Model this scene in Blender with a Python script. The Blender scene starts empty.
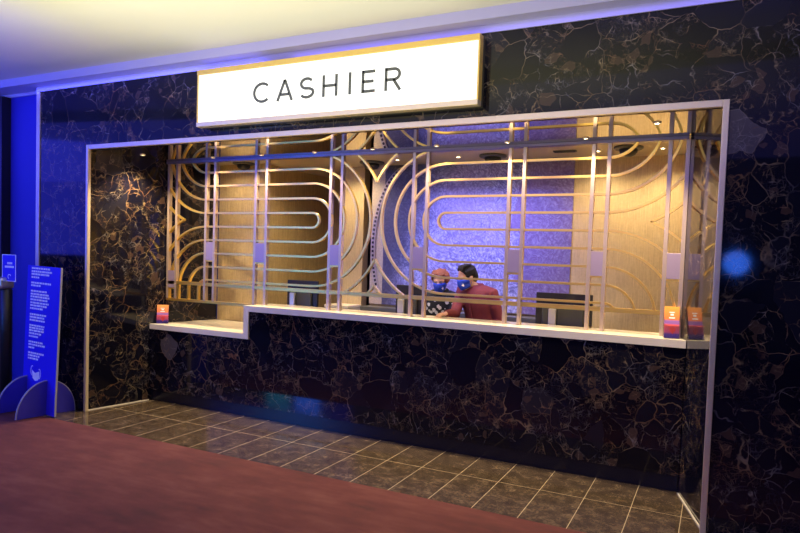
import bpy, bmesh, math, random
from mathutils import Vector, Matrix, Quaternion
from math import pi, sin, cos, tan, sqrt, atan2, radians
random.seed(7)
SC = bpy.context.scene
COL = SC.collection

# ------------------------------------------------------------------ object helpers
def link(name, mesh, mat=None, parent=None):
    o = bpy.data.objects.new(name, mesh)
    COL.objects.link(o)
    if mat is not None:
        for m in (mat if isinstance(mat, (list, tuple)) else [mat]):
            mesh.materials.append(m)
    if parent is not None:
        o.parent = parent
        o.matrix_parent_inverse = Matrix.Translation(parent.location).inverted() if parent.location.length else Matrix.Identity(4)
    return o

def tag(o, label, cat, group=None):
    o['label'] = label
    o['category'] = cat
    if group: o['group'] = group
    return o

def thing(name, label, cat, loc=(0, 0, 0), group=None):
    o = bpy.data.objects.new(name, None)
    o.empty_display_size = .1
    COL.objects.link(o)
    o.location = loc
    return tag(o, label, cat, group)

def struct(name, bm, mat):
    o = bm.obj(name, mat)
    o['kind'] = 'structure'
    return o

class MB:
    """mesh builder in world coordinates"""
    def __init__(s): s.bm = bmesh.new(); s.mi = 0; s.M = Matrix.Identity(4)
    def v(s, p): return s.bm.verts.new(s.M @ Vector(p))
    def face(s, vs, smooth=False):
        try: f = s.bm.faces.new(vs)
        except ValueError: return None
        f.material_index = s.mi; f.smooth = smooth
        return f
    def box(s, a, b, bevel=0):
        x0, y0, z0 = a; x1, y1, z1 = b
        V = [s.v(p) for p in [(x0,y0,z0),(x1,y0,z0),(x1,y1,z0),(x0,y1,z0),(x0,y0,z1),(x1,y0,z1),(x1,y1,z1),(x0,y1,z1)]]
        fs = [s.face([V[i] for i in q]) for q in [(3,2,1,0),(4,5,6,7),(0,1,5,4),(1,2,6,5),(2,3,7,6),(3,0,4,7)]]
        if bevel:
            es = list({e for f in fs for e in f.edges})
            bmesh.ops.bevel(s.bm, geom=es, offset=bevel, segments=2, profile=.5, affect='EDGES', material=-1)
        return s
    def prism(s, pts, y0, y1, axis='y'):
        """polygon pts extruded along an axis (default: x,z polygon along y)"""
        def P(a, b, t):
            return {'y': (a, t, b), 'z': (a, b, t), 'x': (t, a, b)}[axis]
        A = [s.v(P(a, b, y0)) for a, b in pts]; B = [s.v(P(a, b, y1)) for a, b in pts]
        n = len(pts)
        s.face(A); s.face(B[::-1])
        for i in range(n): s.face([A[i], B[i], B[(i+1) % n], A[(i+1) % n]])
        bmesh.ops.recalc_face_normals(s.bm, faces=s.bm.faces[:])
        return s
    def strip(s, pts, w, y0, y1, closed=False):
        """rectangular bar swept along an x,z path, width w in plane, y0..y1 in depth"""
        n = len(pts); rings = []
        for i, (x, z) in enumerate(pts):
            if closed: a, b = pts[(i-1) % n], pts[(i+1) % n]
            else: a, b = pts[max(i-1, 0)], pts[min(i+1, n-1)]
            dx, dz = b[0]-a[0], b[1]-a[1]; L = math.hypot(dx, dz) or 1
            nx, nz = -dz/L, dx/L
            k = 1.
            if 0 < i < n-1 or closed:
                ex, ez = pts[i][0]-pts[(i-1) % n][0], pts[i][1]-pts[(i-1) % n][1]
                l2 = math.hypot(ex, ez) or 1
                c = (ex*dx+ez*dz)/(l2*L); k = 1/max(c, .5)
            h = w/2*k
            rings.append([s.v((x+nx*h, y0, z+nz*h)), s.v((x+nx*h, y1, z+nz*h)), s.v((x-nx*h, y1, z-nz*h)), s.v((x-nx*h, y0, z-nz*h))])
        m = n if closed else n-1
        for i in range(m):
            A, B = rings[i], rings[(i+1) % n]
            for j in range(4): s.face([A[j], A[(j+1) % 4], B[(j+1) % 4], B[j]])
        if not closed:
            s.face(rings[0][::-1]); s.face(rings[-1])
        bmesh.ops.recalc_face_normals(s.bm, faces=s.bm.faces[:])
        return s
    def loft(s, rings, cap=True, smooth=True):
        """rings: list of lists of 3D points"""
        R = [[s.v(p) for p in r] for r in rings]
        n = len(R[0])
        for a, b in zip(R, R[1:]):
            for i in range(n): s.face([a[i], a[(i+1) % n], b[(i+1) % n], b[i]], smooth)
        if cap:
            s.face(R[0][::-1], smooth); s.face(R[-1], smooth)
        return s
    def lathe(s, prof, c=(0, 0, 0), n=32, cap=True, smooth=True):
        rings = [[(c[0]+r*cos(2*pi*i/n), c[1]+r*sin(2*pi*i/n), c[2]+z) for i in range(n)] for r, z in prof]
        return s.loft(rings, cap, smooth)
    def tube(s, pts, rad, n=12, flat=1.0, up=None):
        """tapered tube through 3D pts with radii; closed round ends"""
        P = [Vector(p) for p in pts]
        R = list(rad) if isinstance(rad, (list, tuple)) else [rad]*len(P)
        d0 = (P[1]-P[0]).normalized(); d1 = (P[-1]-P[-2]).normalized()
        P2 = [P[0]-d0*R[0]*.9, P[0]-d0*R[0]*.55] + P + [P[-1]+d1*R[-1]*.55, P[-1]+d1*R[-1]*.9]
        R2 = [R[0]*.25, R[0]*.8] + R + [R[-1]*.8, R[-1]*.25]
        u = Vector(up) if up else Vector((.31, .27, .91))
        rings = []
        for i, p in enumerate(P2):
            d = (P2[min(i+1, len(P2)-1)]-P2[max(i-1, 0)]).normalized()
            a = u-d*u.dot(d)
            if a.length < .05: a = Vector((1, 0, 0))-d*d.x
            a.normalize(); b = d.cross(a)
            rings.append([p+a*(R2[i]*flat*cos(2*pi*k/n))+b*(R2[i]*sin(2*pi*k/n)) for k in range(n)])
            u = a
        return s.loft(rings)
    def ellipsoid(s, c, r, M=None, nu=24, nv=16):
        rings = []
        for j in range(1, nv):
            t = pi*j/nv
            ring = []
            for i in range(nu):
                p = Vector((r[0]*sin(t)*cos(2*pi*i/nu), r[1]*sin(t)*sin(2*pi*i/nu), -r[2]*cos(t)))
                if M is not None: p = M @ p
                ring.append(Vector(c)+p)
            rings.append(ring)
        return s.loft(rings)
    def obj(s, name, mat=None, parent=None):
        me = bpy.data.meshes.new(name)
        s.bm.normal_update(); s.bm.to_mesh(me); s.bm.free()
        return link(name, me, mat, parent)

# ------------------------------------------------------------------ material helpers
class NT:
    def __init__(s, name):
        s.m = bpy.data.materials.new(name); s.m.use_nodes = True
        s.t = s.m.node_tree; s.n = s.t.nodes; s.l = s.t.links
        s.b = s.n['Principled BSDF']
    def node(s, typ, **kw):
        n = s.n.new(typ)
        for k, v in kw.items():
            if k.startswith('i_'):
                n.inputs[k[2:].replace('_', ' ')].default_value = v
            else: setattr(n, k, v)
        return n
    def link(s, a, b): s.l.new(a, b)
    def coord(s, scale=(1, 1, 1), kind='Object'):
        tc = s.node('ShaderNodeTexCoord'); mp = s.node('ShaderNodeMapping')
        mp.inputs['Scale'].default_value = scale
        s.link(tc.outputs[kind], mp.inputs['Vector']); return mp.outputs['Vector']
    def noise(s, vec, scale, detail=4, rough=.55):
        n = s.node('ShaderNodeTexNoise'); n.inputs['Scale'].default_value = scale
        n.inputs['Detail'].default_value = detail; n.inputs['Roughness'].default_value = rough
        if vec is not None: s.link(vec, n.inputs['Vector'])
        return n
    def ramp(s, fac, stops):
        r = s.node('ShaderNodeValToRGB'); e = r.color_ramp.elements
        while len(e) < len(stops): e.new(.5)
        for k, (p, c) in enumerate(stops):
            e[k].position = p; e[k].color = (*c, 1) if len(c) == 3 else c
        s.link(fac, r.inputs['Fac']); return r.outputs['Color']
    def math(s, op, a, b=None, clamp=False):
        n = s.node('ShaderNodeMath', operation=op); n.use_clamp = clamp
        for i, x in enumerate([a, b]):
            if x is None: continue
            if isinstance(x, (int, float)): n.inputs[i].default_value = x
            else: s.link(x, n.inputs[i])
        return n.outputs[0]
    def mix(s, fac, a, b):
        n = s.node('ShaderNodeMix', data_type='RGBA')
        for i, x in ((0, fac), (6, a), (7, b)):
            if isinstance(x, (int, float)): n.inputs[i].default_value = x
            elif isinstance(x, (tuple, list)): n.inputs[i].default_value = (*x[:3], 1)
            else: s.link(x, n.inputs[i])
        return n.outputs[2]
    def bump(s, h, strength=.3, dist=.01):
        n = s.node('ShaderNodeBump'); n.inputs['Strength'].default_value = strength; n.inputs['Distance'].default_value = dist
        s.link(h, n.inputs['Height']); s.link(n.outputs['Normal'], s.b.inputs['Normal'])
    def set(s, **kw):
        for k, v in kw.items():
            i = s.b.inputs[k.replace('_', ' ')]
            if isinstance(v, (int, float)): i.default_value = v
            elif isinstance(v, (tuple, list)): i.default_value = (*v[:3], 1)
            else: s.link(v, i)
        return s

def plain(name, col, rough=.5, metal=0., var=.08, scale=30, **kw):
    t = NT(name); vec = t.coord()
    n = t.noise(vec, scale, 3)
    c = t.mix(n.outputs['Fac'], tuple(x*(1-var) for x in col), tuple(min(1, x*(1+var)) for x in col))
    t.set(Base_Color=c, Roughness=rough, Metallic=metal, **kw)
    return t.m

def glow(name, col, strength):
    t = NT(name)
    t.set(Base_Color=(0.02, .02, .02), Emission_Color=col, Emission_Strength=strength)
    return t.m

def marble(name, rough=.06, ior=1.42):
    t = NT(name); vec = t.coord()
    def warp(v, scale, amp, det=4):
        d = t.noise(vec, scale, det, .6)
        off = t.node('ShaderNodeVectorMath', operation='SUBTRACT'); t.link(d.outputs['Color'], off.inputs[0]); off.inputs[1].default_value = (.5, .5, .5)
        sc = t.node('ShaderNodeVectorMath', operation='SCALE'); t.link(off.outputs[0], sc.inputs[0]); sc.inputs['Scale'].default_value = amp
        ad = t.node('ShaderNodeVectorMath', operation='ADD'); t.link(v, ad.inputs[0]); t.link(sc.outputs[0], ad.inputs[1])
        return ad.outputs[0]
    w = warp(warp(vec, 1.9, .22), 12, .03, 2)
    def edge(scale, lo, hi):
        v = t.node('ShaderNodeTexVoronoi', feature='DISTANCE_TO_EDGE'); v.inputs['Scale'].default_value = scale
        t.link(w, v.inputs['Vector'])
        return t.ramp(v.outputs['Distance'], [(lo, (1, 1, 1)), (hi, (0, 0, 0))])
    def cells(scale):
        v = t.node('ShaderNodeTexVoronoi', feature='F1'); v.inputs['Scale'].default_value = scale
        t.link(w, v.inputs['Vector'])
        x = t.node('ShaderNodeSeparateColor'); t.link(v.outputs['Color'], x.inputs[0]); return x.outputs[0], x.outputs[1]
    c1, c2 = cells(4.6)
    d1, d2 = cells(9.)
    f1, f2 = cells(17)
    m1 = t.ramp(t.noise(vec, 4.1, 4).outputs['Fac'], [(.44, (0, 0, 0)), (.64, (1, 1, 1))])
    m2 = t.ramp(t.noise(vec, 3.3, 5, .65).outputs['Fac'], [(.38, (.05, .05, .05)), (.6, (1, 1, 1))])
    m3 = t.ramp(t.noise(vec, 13, 5, .7).outputs['Fac'], [(.46, (.02, .02, .02)), (.66, (1, 1, 1))])
    busy = t.math('GREATER_THAN', c1, .22)
    busy2 = t.math('MULTIPLY', busy, t.math('GREATER_THAN', d1, .38))
    e1 = t.math('MULTIPLY', t.math('MULTIPLY', edge(4.6, .003, .016), m1), .8)
    e2 = t.math('MULTIPLY', t.math('MULTIPLY', edge(9., .004, .032), m3), busy)
    e3 = t.math('MULTIPLY', t.math('MULTIPLY', edge(17, .006, .055), t.math('MULTIPLY', m2, m3)), busy2)
    e4 = t.math('MULTIPLY', t.math('MULTIPLY', edge(36, .01, .09), t.math('MULTIPLY', m2, m3)), t.math('MULTIPLY', busy2, .55))
    veins = t.math('MAXIMUM', t.math('MAXIMUM', e1, e2), t.math('MAXIMUM', e3, e4))
    vcol = t.ramp(t.noise(vec, 4.2, 3).outputs['Fac'], [(.36, (.25, .24, .25)), (.5, (.36, .26, .14)), (.66, (.25, .12, .055))])
    base = t.ramp(c2, [(0, (.003, .003, .008)), (.6, (.005, .005, .013)), (.985, (.009, .009, .018)), (.992, (.07, .06, .07))])
    small = t.math('MULTIPLY', t.math('GREATER_THAN', f1, .955), busy)
    base = t.mix(t.math('MULTIPLY', small, .4), base, (.12, .07, .045))
    col = t.mix(t.math('MULTIPLY', veins, .8), base, vcol)
    t.set(Base_Color=col, Roughness=rough, IOR=ior)
    return t.m

M_marble = marble('polished_dark_marble')

def wallpaper(name, a, b):
    t = NT(name); vec = t.coord((150, 150, 5)); v2 = t.coord((45, 45, 45))
    n = t.noise(vec, 1., 4, .7); n2 = t.noise(v2, 1., 2)
    f = t.math('ADD', t.math('MULTIPLY', n.outputs['Fac'], .8), t.math('MULTIPLY', n2.outputs['Fac'], .2))
    c = t.ramp(f, [(.36, a), (.64, b)])
    t.set(Base_Color=c, Roughness=.55, Metallic=.15)
    t.bump(n.outputs['Fac'], .25, .004)
    return t.m
M_paper = wallpaper('gold_silk_wallpaper', (.34, .25, .12), (.56, .43, .23))

def tilemat():
    t = NT('brown_marble_tile'); tc = t.node('ShaderNodeTexCoord')
    sx = t.node('ShaderNodeSeparateXYZ'); t.link(tc.outputs['Object'], sx.inputs[0])
    def grout(o, start, size):
        q = t.math('DIVIDE', t.math('SUBTRACT', o, start), size)
        fr = t.math('FRACT', q); dd = t.math('ABSOLUTE', t.math('SUBTRACT', fr, .5))
        return t.math('GREATER_THAN', dd, .5-.0022/size), t.math('FLOOR', q)
    gx, ix = grout(sx.outputs[0], .177, .305); gy, iy = grout(sx.outputs[1], -.375, .61)
    g = t.math('MAXIMUM', gx, gy)
    cb = t.node('ShaderNodeCombineXYZ'); t.link(t.math('MULTIPLY', ix, 3.7), cb.inputs[0]); t.link(t.math('MULTIPLY', iy, 5.3), cb.inputs[1])
    ad = t.node('ShaderNodeVectorMath', operation='ADD'); t.link(tc.outputs['Object'], ad.inputs[0]); t.link(cb.outputs[0], ad.inputs[1])
    n = t.noise(ad.outputs[0], 10, 7, .72); n2 = t.noise(ad.outputs[0], 55, 5, .75)
    f = t.math('ADD', t.math('MULTIPLY', n.outputs['Fac'], .6), t.math('MULTIPLY', n2.outputs['Fac'], .4))
    c = t.ramp(f, [(.38, (.026, .018, .012)), (.49, (.07, .049, .031)), (.58, (.125, .09, .058)), (.68, (.34, .26, .17))])
    c = t.mix(g, c, (.46, .37, .25))
    t.set(Base_Color=c, Roughness=t.mix(g, (.11,)*3, (.6,)*3), IOR=1.5)
    return t.m
M_tile = tilemat()

def carpetmat():
    t = NT('red_carpet'); vec = t.coord()
    n = t.noise(vec, 1.7, 5, .6); n2 = t.noise(vec, 260, 2); n3 = t.noise(t.coord((2.2, 7, 1)), 1.6, 4, .6)
    f = t.math('ADD', t.math('ADD', t.math('MULTIPLY', n.outputs['Fac'], .45), t.math('MULTIPLY', n3.outputs['Fac'], .4)), t.math('MULTIPLY', n2.outputs['Fac'], .15))
    c = t.ramp(f, [(.36, (.055, .012, .015)), (.5, (.095, .019, .021)), (.64, (.13, .038, .036))])
    t.set(Base_Color=c, Roughness=.95)
    t.bump(n2.outputs['Fac'], .5, .006)
    return t.m
M_carpet = carpetmat()

M_gold = plain('satin_gold_metal', (1., .66, .16), .33, .9, .05, 60)
M_goldtrim = plain('champagne_gold_trim', (.82, .69, .46), .36, .5, .04, 40)
M_header = plain('dark_mauve_metal', (.20, .17, .30), .3, .4, .05, 40)
M_post = plain('gold_post_violet_tint', (.54, .42, .33), .36, .6, .04, 60)  # same gold as the bars, violet casino reflection put into the colour
M_paneltaupe = plain('mauve_metal_infill', (.36, .28, .40), .42, .45, .05, 120)
M_cream = plain('cream_stone_counter', (.80, .74, .62), .25, 0, .04, 14)
M_toe = plain('navy_black_plinth', (.006, .006, .014), .22, 0, .1, 8)
M_ceil = plain('cream_plaster', (.72, .70, .62), .8, 0, .02, 3)
M_cornice = plain('cornice_blue_light_tint', (.46, .44, .64), .5, 0, .02, 10)  # blue light on the cornice is put into this lavender base colour
M_roomceil = plain('room_ceiling_paint', (.50, .42, .30), .35, 0, .03, 4)
M_blackpl = plain('black_plastic', (.012, .012, .014), .4, 0, .1, 50)
M_greypl = plain('dark_grey_plastic', (.055, .06, .062), .45, 0, .08, 50)
M_silver = plain('brushed_silver', (.60, .60, .58), .32, .7, .05, 70)
M_blueboard = plain('cobalt_blue_board', (.03, .02, .85), .35, 0, .03, 20)
M_fin = plain('navy_fin_board', (.03, .025, .42), .4, 0, .04, 20)
M_edge = plain('grey_board_edge', (.30, .30, .40), .6, 0, .05, 60)
M_white = plain('white_print', (.92, .93, .98), .6, 0, .02, 40)
M_bluewall = plain('blue_painted_wall', (.025, .02, .40), .55, 0, .05, 6)
M_darkwall = plain('black_wall_panel', (.006, .006, .010), .4, 0, .1, 6)
M_greydado = plain('dark_grey_laminate', (.085, .085, .075), .4, 0, .06, 20)
M_wood = plain('dark_inner_worktop', (.10, .085, .07), .4, 0, .1, 12)
M_letter = plain('grey_green_letter_face', (.10, .11, .085), .5, 0, .05, 40)
M_signgold = plain('brass_sign_frame', (.86, .60, .14), .4, .35, .04, 40)
M_signdark = plain('bronze_sign_side', (.10, .085, .055), .4, .4, .05, 30)

def mirror(name, col, rough):
    t = NT(name); t.set(Base_Color=col, Roughness=rough, Metallic=1.); return t.m
M_mirror = mirror('bronze_tinted_mirror', (.46, .42, .36), .012)
M_lamp = glow('warm_lamp_lens', (1, .88, .66), 40)
M_signface = glow('backlit_white_acrylic', (1, .985, .90), 1.7)
M_led = glow('blue_led_diffuser', (.16, .16, 1), 1.1)

# ------------------------------------------------------------------ measures
W, HT = 5.508, 2.587           # opening
SOF = 2.545                    # mirrored soffit
YC = .679                      # counter front
YG0, YG1 = .85, .893           # grille bars
XM = 2.7185
def jl(y): return .1226/.6786*y
def jr(y): return W-(W-5.3237)/.6786*y
XR = 5.285
YB = 2.0
ZR = 2.60
ZF = 3.20

# ------------------------------------------------------------------ the room
b = MB()
b.box((-.70, 0, 0), (0, .12, ZF-.03)); b.box((0, 0, HT), (W, .12, ZF-.03)); b.box((W, 0, 0), (9.2, .12, ZF-.03))
struct('wall_front', b, M_marble)
b = MB(); b.prism([(0.0, .02), (jl(1.52), 1.52), (jl(1.52)-.1, 1.52), (-.1, .121), (0.0, .121)][0:5], 0, ZR+.06, 'z')
struct('wall_left', b, M_marble)
b = MB(); b.prism([(W, .02), (W, .121), (W+.1, .121), (jr(.86)+.1, .86), (jr(.86), .86)], 0, ZR+.06, 'z')
struct('wall_right', b, M_marble)
b = MB(); b.box((-.02, .02, SOF), (W+.02, .86, SOF+.06)); struct('ceiling_recess', b, M_mirror)
b = MB(); b.box((-.6, .86, ZR), (6., 3.2, ZR+.05)); struct('ceiling_office', b, M_roomceil)
b = MB(); b.box((-.1, -.345, -.05), (9.2, 3.2, 0)); b.box((-.9, -.345, -.05), (-.1, .2, 0)); struct('floor', b, M_tile)
b = MB(); b.box((-6, -9.5, -.05), (10, -.345, .004)); struct('floor_carpet', b, M_carpet)
# office walls
b = MB(); b.box((.29, 1.52, 0), (.95, 1.6, ZR)); struct('wall_alcove', b, M_paper)
b = MB(); b.box((.87, 1.6, 0), (.95, 2.9, ZR)); struct('wall_passage', b, M_paper)
b = MB(); b.box((.87, 2.9, 0), (2.1, 3.0, ZR)); b.box((1.645, YB, 0), (1.94, 2.12, ZR)); b.box((2.05, YB, 0), (XR+.1, YB+.1, ZR)); b.box((1.60, 2.12, 0), (1.66, 2.9, ZR)); struct('wall_back', b, M_paper)
b = MB(); b.box((1.66, 2.35, 0), (2.3, 2.42, ZR)); struct('wall_niche', b, M_darkwall)
b = MB(); b.box((XR, .86, 0), (XR+.1, YB, ZR)); struct('wall_side', b, M_paper)
# far left of the facade
b = MB(); b.box((-1.36, .12, 0), (-.70, .24, ZF-.03)); struct('wall_blue', b, M_bluewall)
b = MB(); b.box((-4.5, .02, 0), (-1.36, .24, ZF-.03)); struct('wall_dark', b, M_darkwall)
# casino ceiling and stepped cornice
b = MB(); b.box((-6, -9.5, 3.275), (10, -.12, 3.33)); struct('ceiling', b, M_ceil)
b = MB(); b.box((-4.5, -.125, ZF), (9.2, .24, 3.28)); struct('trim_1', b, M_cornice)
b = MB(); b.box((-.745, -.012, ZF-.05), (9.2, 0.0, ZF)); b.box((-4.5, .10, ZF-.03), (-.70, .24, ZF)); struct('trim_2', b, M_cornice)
b = MB(); b.box((-.745, -.01, 0), (-.695, .12, ZF-.045)); struct('trim_3', b, M_goldtrim)
# opening surround
tw = .034
b = MB()
b.box((-.001, -.01, 0), (tw-.006, .025, HT), .003); b.box((W-tw, -.01, 0), (W+.001, .025, HT), .003); b.box((tw, -.01, HT-.042), (W-tw, .05, HT), .003)
struct('trim_4', b, M_goldtrim)

b = MB(); b.prism([(jl(.03), .03), (jl(YC)+.0, YC), (jl(YC)+.010, YC), (jl(.03)+.010, .03)], .0005, .009, 'z'); struct('baseboard_left', b, M_cream)
b = MB(); b.prism([(jr(.03), .03), (jr(.03)-.010, .03), (jr(YC)-.010, YC), (jr(YC), YC)], .0005, .009, 'z'); struct('baseboard_right', b, M_cream)
# ------------------------------------------------------------------ counter
cb = thing('service_counter', 'long dark veined marble service counter front below the cream countertop', 'counter', (2.7, YC+.1, 0))
SX = 1.385                      # step
ya, yb_ = YC+.012, YC+.09
b = MB(); b.prism([(jl(ya)+.003, ya), (SX, ya), (SX, yb_), (jl(yb_)+.003, yb_)], .118, .762, 'z'); b.prism([(SX, ya), (jr(ya)-.003, ya), (jr(yb_)-.003, yb_), (SX, yb_)], .118, 1.032, 'z')
b.obj('front_panel', M_marble, cb)
b = MB(); b.prism([(jl(YC+.03)+.003, YC+.03), (jr(YC+.03)-.003, YC+.03), (jr(yb_)-.003, yb_), (jl(yb_)+.003, yb_)], .001, .117, 'z'); b.obj('toe_kick', M_toe, cb)
b = MB(); b.box((jl(1.1)+.02, YC+.092, 0), (SX, 1.08, .76)); b.box((SX, YC+.092, 0), (jr(.86)-.02, 1.08, 1.03)); b.obj('carcass', M_wood, cb)
ct = thing('countertop', 'cream stone countertop with a step down to a low shelf at left', 'countertop', (2.7, YC+.1, 1.035))
b = MB(); T = .055
b.prism([(jl(YC)+.003, YC), (SX+.06, YC), (SX+.06, 1.515), (jl(1.515)+.006, 1.515)], .765, .818, 'z'); b.obj('low_shelf', M_cream, ct)
b = MB(); b.box((SX, YC, .818), (SX+.06, 1.10, 1.035)); b.obj('step_riser', M_cream, ct)
b = MB(); b.prism([(SX, YC), (jr(YC)-.003, YC), (jr(.86)-.004, .86), (XR-.004, 1.10), (SX, 1.10)], 1.035, 1.09, 'z'); b.obj('top_slab', M_cream, ct)

# ------------------------------------------------------------------ gold grille
gr = thing('grille', 'gold metal art deco grille screen standing on the countertop up to the soffit', 'grille', (XM, YG0, 1.09))
S = .1385; ZC = 1.931; XCL = 2.04; XFL = .716; ZU, ZL = ZC+.72, ZC-.72
RAIL, LOW, HEAD = 1.262, 1.088, 2.521
def mir(p): return (2*XM-p[0], p[1])
BW = .018; BY0, BY1 = YG0+.004, YG1-.006
def arc(cx, cz, r, a0, a1, n=28):
    return [(cx+r*cos(a0+(a1-a0)*i/n), cz+r*sin(a0+(a1-a0)*i/n)) for i in range(n+1)]
def clip(path, xmin, xmax, zmin, zmax):
    """keep the inside runs of a polyline, cut exactly at the box"""
    inside = lambda p: xmin <= p[0] <= xmax and zmin <= p[1] <= zmax
    runs, cur = [], []
    def cut(a, b):
        lo, hi = 0., 1.
        ia = inside(a)
        for _ in range(30):
            m = (lo+hi)/2; q = (a[0]+(b[0]-a[0])*m, a[1]+(b[1]-a[1])*m)
            if inside(q) == ia: lo = m
            else: hi = m
        m = (lo+hi)/2
        return (a[0]+(b[0]-a[0])*m, a[1]+(b[1]-a[1])*m)
    for i, p in enumerate(path):
        if inside(p):
            if not cur and i > 0: cur = [cut(p, path[i-1])]
            cur.append(p)
        elif cur:
            cur.append(cut(cur[-1], p)); runs.append(cur); cur = []
    if len(cur) > 1: runs.append(cur)
    return runs
def bar_runs(name, runs):
    for r in runs:
        if len(r) < 2: continue
        MB().strip(r, BW, BY0, BY1).obj(name, M_gold, gr)
for side in (0, 1):
    sgn = (lambda p: p) if side == 0 else mir
    xend = .19 if side == 0 else jr(YG1)-.012
    zlow = LOW if side == 0 else RAIL
    for k in range(5):
        o = (k+.5)*S; rf = .72-o
        p = []
        # lower flare, from its foot up, along the level, round the cap, back, upper flare
        foot = arc(XFL, ZL, rf, pi, pi/2, 14)
        p += [(XFL-rf, LOW-.02), (XFL-rf, ZL-.01)] if side == 0 else [(XFL-rf, LOW-.02)]
        p += foot
        p += [(XFL+(XCL-XFL)*t/6, ZC-o) for t in range(1, 6)]
        p += arc(XCL, ZC, o, -pi/2, pi/2, 36)
        p += [(XCL-(XCL-XFL)*t/6, ZC+o) for t in range(1, 6)]
        p += arc(XFL, ZU, rf, -pi/2, -pi, 14)
        p = [sgn(q) for q in p]
        if k == 4: # upper run lies in the header
            pass
        x0, x1 = (xend-.004, XM) if side == 0 else (XM, xend)
        bar_runs('curved_bar', clip(p, x0, x1, zlow, HEAD))
    # outer rings that stop where both halves meet in the middle
    for k in (5, 6):
        o = (k+.5)*S
        p = [sgn(q) for q in arc(XCL, ZC, o, -pi/2, pi/2, 60)]
        x0, x1 = (.19, XM) if side == 0 else (XM, xend)
        bar_runs('arc_bar', clip(p, x0, x1, RAIL, HEAD))
    # V at the outer end: two rings meeting on the centre line
    for s_ in (1, -1):
        cz = ZU if s_ == 1 else ZL
        p = [sgn(q) for q in arc(XFL, cz, .784, pi, pi+s_*pi/2, 40)]
        x0, x1 = (xend, 2.) if side == 0 else (3.5, xend)
        lo, hi = (ZC, HEAD) if s_ == 1 else (RAIL, ZC)
        runs = clip(p, x0, x1, lo, hi)
        runs = [r for r in runs if max(abs(q[0]-sgn((XFL, 0))[0]) for q in r) > .3]
        bar_runs('chevron_bar', runs)
PW = .029
posts_l = [.172, .289, .698, .817, 1.344, 1.478, 2.220, 2.340]
posts_r = [3.072, 3.201, 3.929, 4.051, 4.588, 4.704, 5.129, 5.247]
for i, x in enumerate(posts_l+posts_r):
    z0 = (LOW if i < 5 else 1.09)
    MB().box((x, YG0, z0), (x+PW, YG1, HEAD), .002).obj('post', M_post, gr)
MB().box((jl(YG1)+.002, YG0-.012, HEAD), (jr(YG1)-.004, YG1+.012, SOF), .002).obj('header_bar', M_header, gr)
MB().box((.176, YG0+.001, RAIL-.018), (jr(YG1)-.004, YG1-.002, RAIL+.016)).obj('rail', M_gold, gr)
MB().box((.176, YG0+.001, LOW-.022), (SX-.002, YG1-.002, LOW+.004)).obj('low_rail', M_gold, gr)
for i in range(8):
    a, c = ((posts_l+posts_r)[2*i], (posts_l+posts_r)[2*i+1])
    z0, z1 = (1.515, 1.702) if i else (1.205, 1.388)
    MB().box((a+PW-.001, YG0+.001, z0), (c+.001, YG1+.002, z1), .001).obj('infill_panel', M_paneltaupe, gr)
    MB().box((a+PW, YG0+.002, z0-.016), (c, YG1, z0)).obj('panel_ledge', M_gold, gr)

# ------------------------------------------------------------------ cashier sign
sg = thing('lightbox_sign', 'long backlit white sign with grey lettering above the counter opening', 'sign', (2.8, -.1, 2.62))
KS = (4.219-.11)/(4.219-.2)
sgx = lambda x: 5.4965+(x-5.4965)*KS
sgz = lambda z: 1.6+(z-1.6)*KS
x0, x1, z0, z1, yf = sgx(1.594), sgx(4.034), sgz(2.622), sgz(3.082), -.11
MB().box((x0+.004, yf+.02, z0+.004), (x1-.004, -.001, z1-.004)).obj('housing', M_signdark, sg)
MB().box((x0, yf-.012, z1-.043), (x1, yf+.06, z1), .003).obj('top_frame', M_signgold, sg)
MB().box((x0, yf-.012, z0), (x1, yf+.06, z0+.036), .003).obj('bottom_frame', M_goldtrim, sg)
for a, c in ((x0, x0+.012), (x1-.012, x1)):
    MB().box((a, yf-.006, z0+.036), (c, yf+.06, z1-.043)).obj('side_frame', M_signgold, sg)
MB().box((x0+.012, yf, z0+.036), (x1-.012, yf+.03, z1-.043)).obj('light_panel', M_signface, sg)
za, zb, st = 2.768, 2.926, .0205
def letter(strokes):
    b_ = MB()
    for s_ in strokes: b_.strip([(sgx(x), sgz(z)) for x, z in s_], st*KS, yf-.006, yf+.002)
    b_.obj('letter', M_letter, sg)
h = zb-za; zm = (za+zb)/2; q = st/2
# C
letter([[(2.262+.078*cos(a), zm+(h/2-q)*sin(a)) for a in [radians(48+(312-48)*i/30) for i in range(31)]]])
# A
letter([[(2.409, za), (2.476, zb)], [(2.476, zb), (2.543, za)], [(2.436, za+.048), (2.516, za+.048)]])
# S
def spoints():
    P = []
    cxs, r1, r2 = 2.678, .052, .058
    zt, zb2 = zb-q-.036, za+q+.038
    for i in range(16): 
        a = radians(35+(270-35)*i/15); P.append((cxs+r1*cos(a), zt+.036*sin(a)))
    for i in range(1, 16):
        a = radians(90-(90+145)*i/15); P.append((cxs+r2*cos(a), zb2+(zt-.036-zb2)*sin(a) if a > 0 else zb2+.038*sin(a)))
    return P
letter([spoints()])
letter([[(2.827, za), (2.827, zb)], [(2.937, za), (2.937, zb)], [(2.827, zm), (2.937, zm)]])
letter([[(3.052, za), (3.052, zb)]])
letter([[(3.160, za), (3.160, zb)], [(3.160, zb-q), (3.258, zb-q)], [(3.160, zm), (3.246, zm)], [(3.160, za+q), (3.258, za+q)]])
zr = zm+.002
letter([[(3.346, za), (3.346, zb)],
        [(3.346, zb-q), (3.40, zb-q)]+[(3.41+.042*cos(a), (zb-q+zr-.006)/2+((zb-q)-(zr-.006))/2*sin(a)) for a in [radians(90-180*i/14) for i in range(15)]]+[(3.346, zr-.006)],
        [(3.405, zr-.006), (3.458, za)]])

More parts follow.
